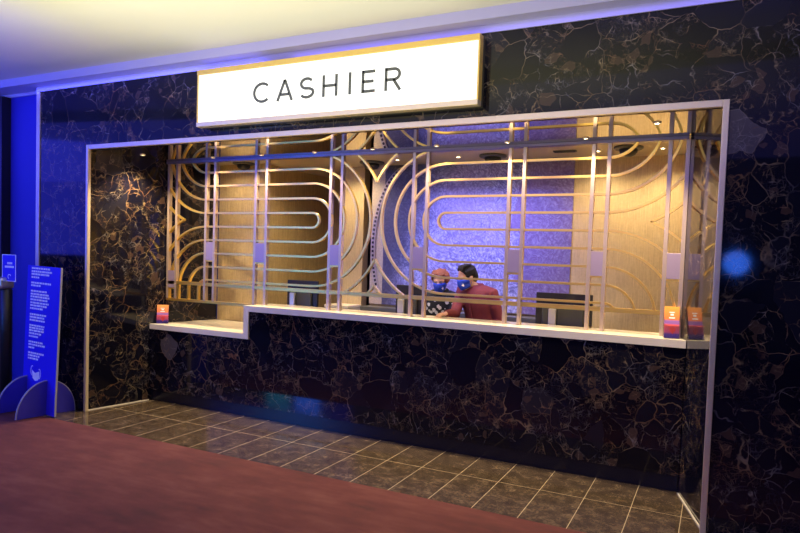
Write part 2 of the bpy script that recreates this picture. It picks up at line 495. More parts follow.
# ------------------------------------------------------------------ downlights
dl_x = [.92+.607*k for k in range(7)]
names_dl = ['leftmost', 'second from left', 'third from left', 'middle', 'third from right', 'second from right', 'rightmost']
def spot(name, loc, energy, col, angle, blend=.6, target=None, radius=.03):
    L = bpy.data.lights.new(name, 'SPOT'); L.energy = energy; L.color = col; L.spot_size = radians(angle); L.spot_blend = blend; L.shadow_soft_size = radius
    o = bpy.data.objects.new(name, L); COL.objects.link(o); o.location = loc
    d = (Vector(target)-Vector(loc)) if target else Vector((0, 0, -1))
    o.rotation_euler = d.to_track_quat('-Z', 'Y').to_euler()
    return o
def area(name, loc, size, energy, col, target, spread=180):
    L = bpy.data.lights.new(name, 'AREA'); L.shape = 'RECTANGLE'; L.size, L.size_y = size; L.energy = energy; L.color = col; L.spread = radians(spread)
    o = bpy.data.objects.new(name, L); COL.objects.link(o); o.location = loc
    o.rotation_euler = (Vector(target)-Vector(loc)).to_track_quat('-Z', 'Y').to_euler()
    return o
def downlight(x, y, z, r, label, group):
    t = thing('downlight', label, 'downlight', (x, y, z), group)
    MB().lathe([(r, 0), (r, -.006), (r*.72, -.008), (r*.7, -.002), (r*.7, 0)], (x, y, z-.0005), 20, False).obj('trim_ring', M_goldtrim, t)
    MB().lathe([(r*.68, -.0035), (r*.68, -.0015)], (x, y, z), 20).obj('lens', M_lamp, t)
    return t
WARM = (1., .77, .44)
for k, x in enumerate(dl_x):
    downlight(x, .72, SOF, .022, f'small recessed spotlight in the mirrored soffit before the grille, {names_dl[k]} of seven', 'spotlights along the mirrored soffit')
    spot('soffit_spot', (x, .72, SOF-.03), 62, WARM, 120, .8, (x, .76, 0))
for x, y, lab in ((.30, .40, 'single recessed spotlight in the mirrored soffit beside the left marble jamb'), (5.09, .33, 'single recessed spotlight in the mirrored soffit beside the right marble jamb')):
    downlight(x, y, SOF, .026, lab, None)
    spot('jamb_spot', (x, y, SOF-.03), 150, WARM, 125, .9, (x, y, 0))
room_x = [.62, 1.22, 1.88, 2.53, 3.19, 3.85, 4.5, 5.03]
rn = ['first', 'second', 'third', 'fourth', 'fifth', 'sixth', 'seventh', 'eighth']
for k, x in enumerate(room_x):
    y = 1.18 if x < 1.3 else 1.62
    downlight(x, y, ZR, .03, f'recessed downlight in the office ceiling behind the grille, {rn[k]} from left', 'downlights in the office ceiling')
    if k in (3, 4, 5): continue
    spot('office_spot', (x, y, ZR-.03), 48 if k > 2 else (55 if k == 2 else 26), WARM, 150, 1., (x, y+.1, 0))

# ------------------------------------------------------------------ mural
def muralmat():
    t = NT('etched_blue_metal'); vec = t.coord()
    d = t.noise(vec, 2.2, 4)
    mx = t.node('ShaderNodeVectorMath', operation='MULTIPLY_ADD'); t.link(d.outputs['Color'], mx.inputs[0]); mx.inputs[1].default_value = (.5, .5, .5); t.link(vec, mx.inputs[2])
    a = t.noise(mx.outputs[0], 28, 6, .75)
    w = t.node('ShaderNodeTexWave', wave_type='BANDS', bands_direction='DIAGONAL'); w.inputs['Scale'].default_value = 7; w.inputs['Distortion'].default_value = 14; w.inputs['Detail'].default_value = 3; w.inputs['Detail Scale'].default_value = 1.6
    t.link(mx.outputs[0], w.inputs['Vector'])
    v = t.node('ShaderNodeTexVoronoi', feature='DISTANCE_TO_EDGE'); v.inputs['Scale'].default_value = 26; t.link(mx.outputs[0], v.inputs['Vector'])
    f = t.math('ADD', t.math('MULTIPLY', a.outputs['Fac'], .55), t.math('ADD', t.math('MULTIPLY', w.outputs['Fac'], .14), t.math('MULTIPLY', v.outputs['Distance'], .5)))
    big = t.noise(vec, 1.1, 3)
    c = t.ramp(f, [(.30, (.10, .10, .22)), (.44, (.30, .32, .54)), (.56, (.48, .52, .76)), (.70, (.80, .82, .94))])
    sp0 = t.noise(vec, 46, 3, .6)
    c = t.mix(t.ramp(sp0.outputs['Fac'], [(.56, (0, 0, 0)), (.66, (.75, .75, .75))]), c, (.09, .08, .20))
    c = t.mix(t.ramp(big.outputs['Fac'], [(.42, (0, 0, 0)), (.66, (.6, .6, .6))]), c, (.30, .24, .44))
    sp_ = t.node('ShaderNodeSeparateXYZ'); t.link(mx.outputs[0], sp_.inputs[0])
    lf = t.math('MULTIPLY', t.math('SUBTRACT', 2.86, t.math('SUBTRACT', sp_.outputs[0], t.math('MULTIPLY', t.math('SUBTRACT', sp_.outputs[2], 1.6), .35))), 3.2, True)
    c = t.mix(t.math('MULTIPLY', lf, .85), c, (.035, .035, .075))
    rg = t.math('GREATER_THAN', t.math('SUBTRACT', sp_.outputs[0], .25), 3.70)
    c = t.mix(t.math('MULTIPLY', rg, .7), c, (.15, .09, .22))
    t.set(Base_Color=c, Roughness=.42, Metallic=.35); t.bump(a.outputs['Fac'], .35, .006)
    return t.m
M_mural = muralmat()
M_muraltan = plain('tan_crackled_metal', (.42, .36, .31), .5, .3, .35, 55)
M_ribbon = plain('pale_ribbon_metal', (.44, .38, .36), .4, .5, .15, 60)
M_stud = plain('dark_stud', (.03, .022, .03), .4, .3, .1, 30)
mu = thing('wall_mural', 'large blue etched metal mural on the office back wall behind the two people', 'artwork', (3.15, YB, 1.09))
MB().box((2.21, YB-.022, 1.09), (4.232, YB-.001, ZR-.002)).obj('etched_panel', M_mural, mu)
MB().box((2.052, YB-.018, 1.09), (2.21, YB-.001, ZR-.002)).obj('border_panel', M_muraltan, mu)
# curved studded ribbon: left side of a very large oval
rib = [(2.052+.035+.36*(1-cos(t_))**1.0*1.2, 1.72+ .86*sin(t_)) for t_ in [(-.62+1.95*i/40) for i in range(41)]]
rib = [p for p in rib if 1.1 < p[1] < ZR-.01]
MB().strip(rib, .05, YB-.036, YB-.018).obj('studded_ribbon', M_ribbon, mu)
sb = MB()
L_ = 0; last = None
for i in range(len(rib)-1):
    for j in range(8):
        p = (rib[i][0]+(rib[i+1][0]-rib[i][0])*j/8, rib[i][1]+(rib[i+1][1]-rib[i][1])*j/8)
        if last is None or math.hypot(p[0]-last[0], p[1]-last[1]) > .043:
            last = p; dx, dz = rib[i+1][0]-rib[i][0], rib[i+1][1]-rib[i][1]; l = math.hypot(dx, dz)
            ux, uz = dx/l*.013, dz/l*.013; nx, nz = -dz/l*.012, dx/l*.012
            sb.prism([(p[0]+ux+nx, p[1]+uz+nz), (p[0]+ux-nx, p[1]+uz-nz), (p[0]-ux-nx, p[1]-uz-nz), (p[0]-ux+nx, p[1]-uz+nz)], YB-.04, YB-.034)
o = sb.obj('ribbon_stud', M_stud, mu); o['kind'] = 'stuff'
# engraved oval swirl
for r in (.05, .10, .15, .21):
    MB().strip([(3.10+r*1.5*cos(a), 1.99+r*.8*sin(a)) for a in [2*pi*i/40 for i in range(40)]], .012, YB-.028, YB-.02, True).obj('engraved_oval', M_mural, mu)
cr = thing('credenza', 'low dark grey cabinet along the wall under the blue mural', 'cabinet', (3.1, 1.9, 0))
MB().box((2.06, 1.80, .08), (4.22, 1.975, 1.0), .004).obj('body', M_greydado, cr)
MB().box((2.05, 1.79, 1.0), (4.23, 1.975, 1.07), .003).obj('top', M_greydado, cr)
MB().box((2.1, 1.83, 0), (4.18, 1.96, .08)).obj('plinth', M_blackpl, cr)
cc = thing('side_cabinet', 'cream cabinet end standing at left of the grey cabinet in the office', 'cabinet', (1.8, 1.85, 0))
MB().box((1.66, 1.70, .06), (1.95, 1.98, 1.04), .004).obj('body', M_cream, cc)
MB().box((1.655, 1.69, 1.04), (1.955, 1.985, 1.07), .003).obj('top', M_cream, cc)
MB().box((1.68, 1.72, 0), (1.93, 1.96, .06)).obj('plinth', M_blackpl, cc)
wt = thing('inner_worktop', 'dark work shelf inside the office behind the counter where monitors stand', 'worktop', (3.1, 1.2, 0))
MB().box((1.45, 1.082, .73), (4.95, 1.34, .765), .003).obj('top', M_wood, wt)
for x in (1.5, 2.9, 4.3): MB().box((x, 1.085, 0), (x+.03, 1.3, .73)).obj('support', M_wood, wt)

# ------------------------------------------------------------------ monitors seen from behind
def monitor(x0, x1, z0, z1, y, label, neckx, rz=0):
    cx = (x0+x1)/2
    t = thing('monitor', label, 'monitor', (cx, y, .765), 'office monitors')
    M_ = Matrix.Translation((cx, y, 0)) @ Matrix.Rotation(rz, 4, 'Z') @ Matrix.Translation((-cx, -y, 0))
    def mk(f, name, mat):
        b_ = MB(); b_.M = M_; f(b_); return b_.obj(name, mat, t)
    mk(lambda b_: b_.box((x0, y, z0), (x1, y+.03, z1), .006), 'shell', M_blackpl)
    mk(lambda b_: b_.box((x0+.06, y-.025, z0+.03), (x1-.06, y-.0005, z1-.09), .012), 'back_cover', M_greypl)
    mk(lambda b_: b_.box((x0+.012, y+.0305, z0+.014), (x1-.012, y+.033, z1-.012)), 'screen', M_scr)
    mk(lambda b_: b_.box((neckx-.032, y-.055, .775), (neckx+.032, y-.026, z1-.13), .006), 'stand_neck', M_silver)
    mk(lambda b_: b_.box((neckx-.11, y-.10, .766), (neckx+.11, y+.09, .778), .004), 'stand_base', M_silver)
    return t
M_scr = glow('monitor_screen', (.5, .7, 1), .5)
monitor(4.115, 4.585, 1.03, 1.35, 1.2, 'black monitor with a silver stand seen from behind, right of the person in maroon', 4.27)
monitor(1.50, 1.875, 1.02, 1.34, 1.22, 'black monitor seen from behind at the left end above the low counter step', 1.60)
monitor(2.78, 3.06, 1.02, 1.35, 1.2, 'dark grey monitor seen from behind, left of the person in black', 2.85, .1)

# ------------------------------------------------------------------ leaflets
def leafletmat():
    t = NT('orange_purple_leaflet'); tc = t.node('ShaderNodeTexCoord'); s = t.node('ShaderNodeSeparateXYZ'); t.link(tc.outputs['Generated'], s.inputs[0])
    c = t.ramp(s.outputs[2], [(0, (.06, .03, .35)), (.14, (.10, .05, .42)), (.2, (.62, .10, .30)), (.42, (.85, .12, .12)), (.47, (.28, .12, .45)), (.55, (.30, .14, .48)), (.6, (.85, .22, .07)), (1, (.90, .38, .07))])
    t.set(Base_Color=c, Roughness=.3); return t.m
M_leaf = leafletmat()
def clear():
    t = NT('clear_acrylic'); t.set(Base_Color=(.95, .95, .95), Roughness=.03, IOR=1.45, Transmission_Weight=1.0); return t.m
M_acr = clear()
M_heart = plain('red_print', (.85, .06, .06), .4)
def leaflets(x, y, z, w, hh, label, rz, lean):
    t = thing('leaflet_holder', label, 'leaflet holder', (x, y, z), None)
    lean = radians(lean)
    Mx = Matrix.Translation((x, y, z)) @ Matrix.Rotation(rz, 4, 'Z') @ Matrix.Rotation(-lean, 4, 'X')
    def mk(f, name, mat):
        b_ = MB(); b_.M = Mx; f(b_); return b_.obj(name, mat, t)
    mk(lambda b_: b_.box((-w/2, 0, .004), (w/2, .022, hh)), 'leaflet', M_leaf)
    mk(lambda b_: b_.box((-w/2-.004, .024, 0), (w/2+.004, .028, hh*.96)), 'back_plate', M_acr)
    mk(lambda b_: b_.box((-w/2-.004, -.008, 0), (w/2+.004, -.004, hh*.42)), 'front_pocket', M_acr)
    mk(lambda b_: b_.box((-w/2-.004, -.004, 0), (w/2+.004, .06, .003)), 'foot', M_acr)
    # round red mark with a point below and white heading strokes
    mk(lambda b_: b_.prism([(.005+.020*cos(a), hh*.27+.020*sin(a)) for a in [radians(-20+220*i/12) for i in range(13)]]+[(.005, hh*.27-.034)], -.0012, -.0002), 'red_mark', M_heart)
    mk(lambda b_: (b_.box((-w*.18, -.0012, hh*.80), (w*.18, -.0002, hh*.83)), b_.box((-w*.10, -.0012, hh*.71), (w*.12, -.0002, hh*.77)), b_.box((-w*.2, -.0012, hh*.62), (w*.2, -.0002, hh*.66))), 'white_heading', M_white)
    return t
leaflets(5.222, .735, 1.092, .10, .235, 'orange and purple leaflet holder on the high counter beside the right jamb', radians(8), 17)
leaflets(.205, .775, .819, .115, .20, 'orange and pink leaflet holder on the low shelf beside the left jamb', radians(38), 8)

# ------------------------------------------------------------------ blue standing sign (tall board on two half-round feet)
fs = thing('floor_sign', 'tall cobalt blue standing sign with white text and half-round feet', 'sign', (-.235, -.29, 0))
Mx = Matrix.Translation((-.275, -.29, 0)) @ Matrix.Rotation(radians(-4), 4, 'Z') @ Matrix.Rotation(radians(-1.5), 4, 'X') @ Matrix.Rotation(radians(1.2), 4, 'Y')
def mkfs(f, name, mat, parent=fs):
    b_ = MB(); b_.M = Mx; f(b_); return b_.obj(name, mat, parent)
mkfs(lambda b_: b_.box((-.265, -.008, .012), (.272, .008, 1.41)), 'board', M_blueboard)
mkfs(lambda b_: b_.box((.2722, -.009, .012), (.279, .009, 1.412)), 'board_edge', M_edge)
for fx in (-.20, .135):
    pts = [(-.285, .008), (.285, .008)]+[(.285*cos(a), .008+.33*sin(a)) for a in [pi*i/24 for i in range(1, 24)]]
    fo = mkfs(lambda b_: b_.prism(pts, fx-.008, fx+.008, 'x'), 'foot', M_fin)
    rim = [(.285*cos(a), .008+.33*sin(a)) for a in [pi*i/24 for i in range(25)]]
    def rimf(b_):
        rings = [[(fx-.009, p[0]*k, .008+(p[1]-.008)*k) for k in (.985, 1.008)]+[(fx+.009, p[0]*k, .008+(p[1]-.008)*k) for k in (1.008, .985)] for p in rim]
        b_.loft(rings, True, False)
    mkfs(rimf, 'foot_edge', M_edge, fo)
# illegible lines of text drawn as rows of word-sized marks
lines = [(269.2, .30), (272.4, .34), (275.2, .29), (278.4, .13), (284, .33), (286.8, .17), (292.4, .27), (295.5, .31), (298.2, .31), (301.2, .28), (304.4, .30), (307.2, .27), (310.2, .22), (316.3, .27), (319.2, .24), (322.2, .27), (327.6, .25), (330.2, .24), (332.8, .25), (335.8, .2), (338.9, .17), (344.5, .24), (347.3, .27), (350.4, .11), (355.8, .26), (358.6, .19), (361.5, .17)]
def textf(b_):
    for v, ln in lines:
        z = 1.41-(v-266.6)/106.; x = -.195
        end = x+ln
        while x < end-.012:
            wd = min(random.uniform(.018, .055), end-x)
            b_.box((x, -.0095, z-.0085), (x+wd, -.0085, z+.0085)); x += wd+.008
o = mkfs(textf, 'printed_text', M_white); o['kind'] = 'stuff'
def maskicon(b_):
    c = (-.045, .37)
    b_.prism([(c[0]-.07, c[1]+.035), (c[0]-.02, c[1]+.01), (c[0]+.05, c[1]+.035), (c[0]+.055, c[1]-.02), (c[0]+.03, c[1]-.055), (c[0]-.015, c[1]-.065), (c[0]-.055, c[1]-.04)], -.0095, -.0085)
    b_.strip([(c[0]-.068+.022*cos(a), c[1]+.03+.045*sin(a)) for a in [radians(60+200*i/10) for i in range(11)]], .008, -.0095, -.0085)
    b_.strip([(c[0]+.05+.02*cos(a), c[1]+.01+.045*sin(a)) for a in [radians(120-230*i/10) for i in range(11)]], .008, -.0095, -.0085)
mkfs(maskicon, 'face_mask_symbol', M_white)

# ------------------------------------------------------------------ small blue sign on dispenser stand
ds = thing('dispenser_stand', 'black pole stand with a small blue sign plate at the far left edge', 'dispenser stand', (-.80, -.28, 0))
MB().lathe([(.15, .004), (.15, .016), (.03, .03), (.024, .05)], (-.80, -.27, 0), 28).obj('base', M_blackpl, ds)
MB().lathe([(.052, .03), (.052, 1.16), (.03, 1.18)], (-.80, -.27, 0), 20).obj('pole', M_blackpl, ds)
MB().box((-.90, -.37, 1.17), (-.74, -.22, 1.285), .03).obj('dispenser_head', M_silver, ds)
sp = MB().box((-.815, -.305, 1.245), (-.60, -.297, 1.51)).obj('sign_plate', M_blueboard, ds)
b = MB(); y0_ = -.3066
b.strip([(-.811, 1.25), (-.604, 1.25), (-.604, 1.506), (-.811, 1.506)], .009, y0_, y0_+.0012, True)
b.obj('plate_border', M_white, sp)
for a_, c_, z_ in ((-.735, -.655, 1.425), (-.77, -.63, 1.39)):
    MB().box((a_, y0_, z_-.010), (c_, y0_+.0012, z_+.010)).obj('plate_text', M_white, sp)
b = MB(); b.strip([(-.70+.022*cos(t_), 1.295+.02*sin(t_)) for t_ in [radians(20+230*i/12) for i in range(13)]], .007, y0_, y0_+.0012)
b.obj('plate_symbol', M_white, sp)

# ------------------------------------------------------------------ ceiling fixtures in the office
def dome(x, y, r, label):
    t = thing('ceiling_camera', label, 'security camera', (x, y, ZR), 'dark domes on the office ceiling')
    MB().lathe([(r, -.001), (r, -.014), (r*.9, -.022)], (x, y, ZR), 28).obj('base_plate', M_greypl, t)
    MB().lathe([(r*.62, -.022), (r*.6, -.045), (r*.45, -.068), (r*.2, -.08), (.002, -.083)], (x, y, ZR), 28).obj('dome_cover', M_blackpl, t)
dome(.72, 1.42, .12, 'dark round dome fixture on the office ceiling near the alcove, leftmost')
dome(2.18, 1.72, .13, 'dark round dome fixture on the office ceiling left of the mural')
dome(3.54, 1.62, .13, 'dark round dome fixture on the office ceiling above the mural middle')
dome(4.77, 1.50, .12, 'dark round dome fixture on the office ceiling at the right end')
vt = thing('ceiling_vent', 'thin dark slot vent on the office ceiling right of the middle dome', 'vent', (4.22, 1.55, ZR))
MB().box((4.13, 1.52, ZR-.012), (4.33, 1.57, ZR-.001)).obj('frame', M_greypl, vt)
for i in range(3): MB().box((4.14, 1.527+.013*i, ZR-.016), (4.32, 1.533+.013*i, ZR-.0122)).obj('slat', M_blackpl, vt)

# ------------------------------------------------------------------ slot machines on the casino floor, behind the photographer (seen only as reflections)
def slot(x, y, label, scr, top, round_=False):
    t = thing('slot_machine', label, 'slot machine', (x, y, .004))
    MB().prism([(y-.35, .004), (y+.30, .004), (y+.30, .62), (y+.42, .72), (y+.42, .78), (y+.22, .86), (y+.16, 1.95), (y-.35, 1.95)], x-.36, x+.36, 'x').obj('cabinet', M_blackpl, t)
    MB().prism([(y+.225, .95), (y+.24, .95), (y+.20, 1.82), (y+.185, 1.82)], x-.31, x+.31, 'x').obj('screen', scr, t)
    bd = MB().box((x-.30, y+.27, .79), (x+.30, y+.38, .80)).obj('button_deck', M_greypl, t)
    for i in range(5): MB().lathe([(.03, .0), (.028, .012)], (x-.22+.11*i, y+.325, .80), 14).obj('button', scr, bd)
    if round_:
        b_ = MB(); b_.loft([[(x+r*cos(a), yy, 1.70+r*sin(a)) for a in [2*pi*i/36 for i in range(36)]] for r, yy in ((.17, y+.2), (.19, y+.24), (.17, y+.25))]); b_.obj('round_screen', top, t)
    else:
        MB().box((x-.34, y-.2, 1.95), (x+.34, y-.1, 2.75), .02).obj('topper', M_blackpl, t)
        MB().box((x-.30, y-.0995, 2.02), (x+.30, y-.09, 2.70)).obj('topper_screen', top, t)
M_teal = glow('teal_screen', (.04, .42, .72), 8); M_blue = glow('blue_screen', (.04, .17, 1.), 20.)
slot(-3.05, -6.0, 'slot machine with a teal screen out on the casino floor, mirrored teal in the plinth', M_teal, M_teal)
slot(-2.28, -6.0, 'slot machine with a blue screen out on the casino floor, mirrored blue in the plinth', M_blue, M_teal)
slot(5.75, -7.6, 'slot machine with a round blue screen, mirrored in the marble right of the opening', M_blackpl, M_blue, True)

# ------------------------------------------------------------------ people
M_skin = plain('skin', (.58, .33, .22), .5, 0, .06, 40)
M_skin2 = plain('fair_skin', (.66, .40, .30), .5, 0, .06, 40)
M_shirt = plain('maroon_shirt_cloth', (.15, .020, .036), .8, 0, .18, 90)
M_trouser = plain('black_trouser_cloth', (.014, .014, .018), .85, 0, .1, 60)
M_mask = plain('cobalt_mask_cloth', (.012, .06, .62), .7, 0, .08, 60)
M_hairb = plain('black_hair', (.004, .003, .003), .8, 0, .4, 120)
M_hairr = plain('auburn_hair', (.17, .05, .018), .75, 0, .45, 110)
M_eye = plain('eye_white', (.7, .68, .66), .2); M_iris = plain('dark_iris', (.03, .015, .01), .15)
M_shoe = plain('black_shoe', (.01, .01, .01), .35)
def floralmat():
    t = NT('black_floral_cloth'); vec = t.coord()
    v = t.node('ShaderNodeTexVoronoi', feature='F1'); v.inputs['Scale'].default_value = 21; t.link(vec, v.inputs['Vector'])
    n = t.noise(vec, 60, 3)
    f = t.math('ADD', v.outputs['Distance'], t.math('MULTIPLY', n.outputs['Fac'], .5))
    s = t.node('ShaderNodeSeparateXYZ'); t.link(vec, s.inputs[0])
    low = t.math('LESS_THAN', s.outputs[2], 1.20)
    k = t.math('MULTIPLY', t.math('LESS_THAN', f, .64), low)
    t.set(Base_Color=t.mix(k, (.010, .010, .011), (.62, .60, .56)), Roughness=.85); return t.m
M_floral = floralmat()

def finish(o, voxel, smooth=4):
    m = o.modifiers.new('remesh', 'REMESH'); m.mode = 'VOXEL'; m.voxel_size = voxel; m.use_smooth_shade = True
    s = o.modifiers.new('smooth', 'SMOOTH'); s.factor = .5; s.iterations = smooth
    return o

def person(name, label, root, face_dir, tilt, head_c, sh_c, hip_c, sh_w, arms, mats, long_hair, sc=1.0):
    """arms: [(elbow, wrist, hand_dir)] for the right and left arm, in world coordinates"""
    skin, top, hairm = mats
    t = thing(name, label, 'person', root)
    H_ = Vector(head_c); fd = Vector((face_dir[0], face_dir[1], 0)).normalized()
    side = Vector((fd.y, -fd.x, 0))          # person's right
    yaw = atan2(fd.y, fd.x)+pi/2             # local -y is the face direction
    RM = (Matrix.Rotation(yaw, 3, 'Z') @ Matrix.Rotation(tilt, 3, 'X'))
    def hp(x, y, z): return H_+RM @ Vector((x*sc, y*sc, z*sc))
    body_fd = Vector((arms['front'][0], arms['front'][1], 0)).normalized(); bs = Vector((-body_fd.y, body_fd.x, 0))  # bs: person's left
    SH, HP = Vector(sh_c), Vector(hip_c)
    def ring(c, ax, rx, ry, n=20):
        return [c+bs*(rx*cos(2*pi*i/n))+body_fd*(ry*sin(2*pi*i/n)) for i in range(n)]
    def torso(b_, g):
        lv = [(-.02, .155, .105), (.12, .165, .112), (.3, .145, .10), (.5, .15, .102), (.72, .168, .112), (.9, .172, .108), (1., .14, .085), (1.06, .075, .06)]
        b_.loft([ring(HP.lerp(SH, u), None, rx*sh_w/.40+g, ry+g) for u, rx, ry in lv])
    b_ = MB()
    torso(b_, 0)
    # neck and head
    nb = SH+Vector((0, 0, .0)); 
    b_.tube([nb-Vector((0, 0, .02)), nb.lerp(hp(0, .015, -.09), .6), hp(0, .015, -.06)], [.062*sc, .055*sc, .055*sc])
    b_.ellipsoid(hp(0, .008, .03), (.076*sc, .094*sc, .092*sc), RM)
    b_.ellipsoid(hp(0, -.018, -.045), (.060*sc, .070*sc, .072*sc), RM)
    b_.ellipsoid(hp(0, -.055, -.098), (.030*sc, .026*sc, .022*sc), RM)
    b_.tube([hp(0, -.086, .012), hp(0, -.104, -.028)], [.010*sc, .016*sc])        # nose
    b_.ellipsoid(hp(0, -.082, -.066), (.026*sc, .012*sc, .007*sc), RM)            # lips
    for sx in (-1, 1):
        b_.tube([hp(sx*.012, -.083, .027), hp(sx*.05, -.069, .025)], .009*sc)     # brow
        b_.ellipsoid(hp(sx*.078, .012, -.012), (.010*sc, .020*sc, .033*sc), RM)   # ear
    # arms and hands
    for sgn, key in ((-1, 'r'), (1, 'l')):
        el, wr, hd = [Vector(q_) for q_ in arms[key]]
        s0 = SH+bs*(sgn*sh_w*.43)-Vector((0, 0, .035))
        b_.tube([s0, s0.lerp(el, .5), el, el.lerp(wr, .35), el.lerp(wr, .75), wr], [.056*sc, .048*sc, .040*sc, .041*sc, .032*sc, .027*sc])
        hd = hd.normalized(); u = Vector((0, 0, 1)); pr = hd.cross(u).normalized(); nn = pr.cross(hd)
        pc = wr+hd*.052*sc
        b_.tube([wr+hd*.004, pc, wr+hd*.088*sc], [.026*sc, .034*sc, .034*sc], flat=.45, up=nn)
        for fi, (off, ln) in enumerate(((-.029, .068), (-.010, .076), (.010, .071), (.028, .056))):
            k0 = wr+hd*.086*sc+pr*off*sc
            k1 = k0+hd*ln*.5*sc-nn*.010*sc+pr*off*.12
            k2 = k1+hd*ln*.42*sc-nn*.024*sc
            b_.tube([k0-hd*.01, k1, k2], [.0088*sc, .0080*sc, .0068*sc], 8)
        th = wr+hd*.03*sc-pr*sgn*(-1)*.026*sc
        tdir = (hd*.75+pr*sgn*.65).normalized()
        b_.tube([th, th+tdir*.03*sc, th+tdir*.03*sc+hd*.032*sc-nn*.008], [.012*sc, .010*sc, .008*sc], 8)
    # legs and feet
    for sgn in (-1, 1):
        h0 = HP+bs*(sgn*.085)
        kn = Vector((h0.x, h0.y, .47))+body_fd*.01; an = Vector((h0.x, h0.y, .09))-body_fd*.015
        b_.tube([h0, h0.lerp(kn, .5), kn, kn.lerp(an, .35), an], [.088, .074, .054, .052, .037])
        b_.tube([an-Vector((0, 0, .04))-body_fd*.02, an+body_fd*.08-Vector((0, 0, .05)), an+body_fd*.15-Vector((0, 0, .057))], [.036, .034, .028])
    body = finish(b_.obj('body', skin, t), .0065, 3)
    # eyes
    for sx in (-1, 1):
        e = MB(); e.ellipsoid(hp(sx*.032, -.0705, .008), (.0115*sc, .0115*sc, .0075*sc), RM, 12, 8); eo = e.obj('eye', M_eye, t)
        e = MB(); e.ellipsoid(hp(sx*.032, -.0790, .0055), (.0052*sc, .0040*sc, .0050*sc), RM, 10, 6); e.obj('iris', M_iris, eo)
    # shirt
    b_ = MB(); torso(b_, .012)
    for sgn, key in ((-1, 'r'), (1, 'l')):
        el, wr, hd = [Vector(q_) for q_ in arms[key]]
        s0 = SH+bs*(sgn*sh_w*.43)-Vector((0, 0, .03))
        b_.tube([SH+bs*(sgn*.08)-Vector((0, 0, .02)), s0, s0.lerp(el, .5), el, el.lerp(wr, .45), el.lerp(wr, .93)], [.075*sc, .068*sc, .061*sc, .055*sc, .050*sc, .041*sc])
    shirt = finish(b_.obj('shirt', top, t), .010, 3)
    # collar
    b_ = MB()
    n = 22; nc = SH+Vector((0, 0, .045)); rings = []
    for k, (rr, dz) in enumerate(((.060, -.004), (.062, .012), (.072, .0), (.080, -.016), (.074, -.016))):
        rings.append([nc+bs*(rr*1.05*cos(2*pi*i/n))+body_fd*(rr*sin(2*pi*i/n)+.012)+Vector((0, 0, dz-.022*max(0, sin(2*pi*i/n))*(1 if k < 3 else 1.8))) for i in range(n)])
    b_.loft(rings, False); b_.obj('collar', top, shirt)
    if not long_hair:
        b_ = MB(); b_.tube([SH.lerp(HP, u)+body_fd*(.128+.004*sin(pi*u)) for u in (.10, .3, .5, .7, .9)], .007, 6); b_.obj('placket', top, shirt)
        for u in (.2, .4, .6, .8): MB().ellipsoid(SH.lerp(HP, u)+body_fd*.138, (.007, .007, .007), None, 10, 6).obj('button', top, shirt)
    # trousers and shoes
    b_ = MB()
    b_.loft([ring(HP+Vector((0, 0, dz)), None, rx, ry) for dz, rx, ry in ((.10, .168, .122), (0, .178, .13), (-.1, .17, .125))])
    for sgn in (-1, 1):
        h0 = HP+bs*(sgn*.085); kn = Vector((h0.x, h0.y, .47))+body_fd*.01; an = Vector((h0.x, h0.y, .10))-body_fd*.012
        b_.tube([h0, h0.lerp(kn, .5), kn, an], [.100, .088, .072, .060])
    finish(b_.obj('trousers', M_trouser, t), .011, 3)
    for sgn in (-1, 1):
        h0 = HP+bs*(sgn*.085); an = Vector((h0.x, h0.y, .045))
        b_ = MB(); b_.tube([an-body_fd*.06, an+body_fd*.05-Vector((0, 0, .003)), an+body_fd*.155-Vector((0, 0, .010))], [.042, .043, .033]); b_.obj('shoe', M_shoe, t)
    # mask: curved sheet over nose and chin
    b_ = MB(); rows = []
    nU, nV = 18, 9
    for j in range(nV):
        v_ = j/(nV-1); row = []
        for i in range(nU+1):
            a = radians(-88+176*i/nU); cx_ = cos(a)
            z = .006-.115*v_-.012*(1-cx_)*(1 if v_ < .5 else -1.4)
            bulge = .020*cx_**3*sin(pi*min(1, .12+v_*.85))+.008*cx_
            rx = .072-.016*v_**2; ry = .083-.004*v_
            row.append(hp((rx+.004)*sin(a), -.012-(ry+.002)*cx_-bulge, z))
        rows.append(row)
    V = [[b_.v(p) for p in r] for r in rows]
    for a_, c_ in zip(V, V[1:]):
        for i in range(nU): b_.face([a_[i], a_[i+1], c_[i+1], c_[i]], True)
    mk = b_.obj('face_mask', M_mask, t); m = mk.modifiers.new('solid', 'SOLIDIFY'); m.thickness = .003; m.offset = 1
    for sx in (-1, 1):
        MB().tube([hp(sx*.072, -.018, -.005), hp(sx*.080, .015, .018), hp(sx*.080, .028, -.02), hp(sx*.068, -.012, -.07)], .0022, 6).obj('ear_loop', M_mask, mk)
    b_ = MB()   # small white printed flick on the cheek of the mask
    for dz, ln in ((-.045, .020), (-.055, .026), (-.065, .016)):
        aa = radians(52) if name == 'person' else 0
        sx = -1 if arms.get('mark', 'l') == 'r' else 1
        p = hp(sx*.048, -.082, dz); q2 = hp(sx*(.048-ln*.6), -.094, dz+.012)
        b_.tube([p, q2], .006, 6)
    b_.obj('mask_print', M_white, mk)
    # hair
    b_ = MB()
    rnd = random.Random(len(label))
    b_.ellipsoid(hp(0, .022, .050), (.083*sc, .095*sc, .086*sc), RM)
    b_.ellipsoid(hp(0, .062, .0), (.074*sc, .058*sc, .078*sc), RM)
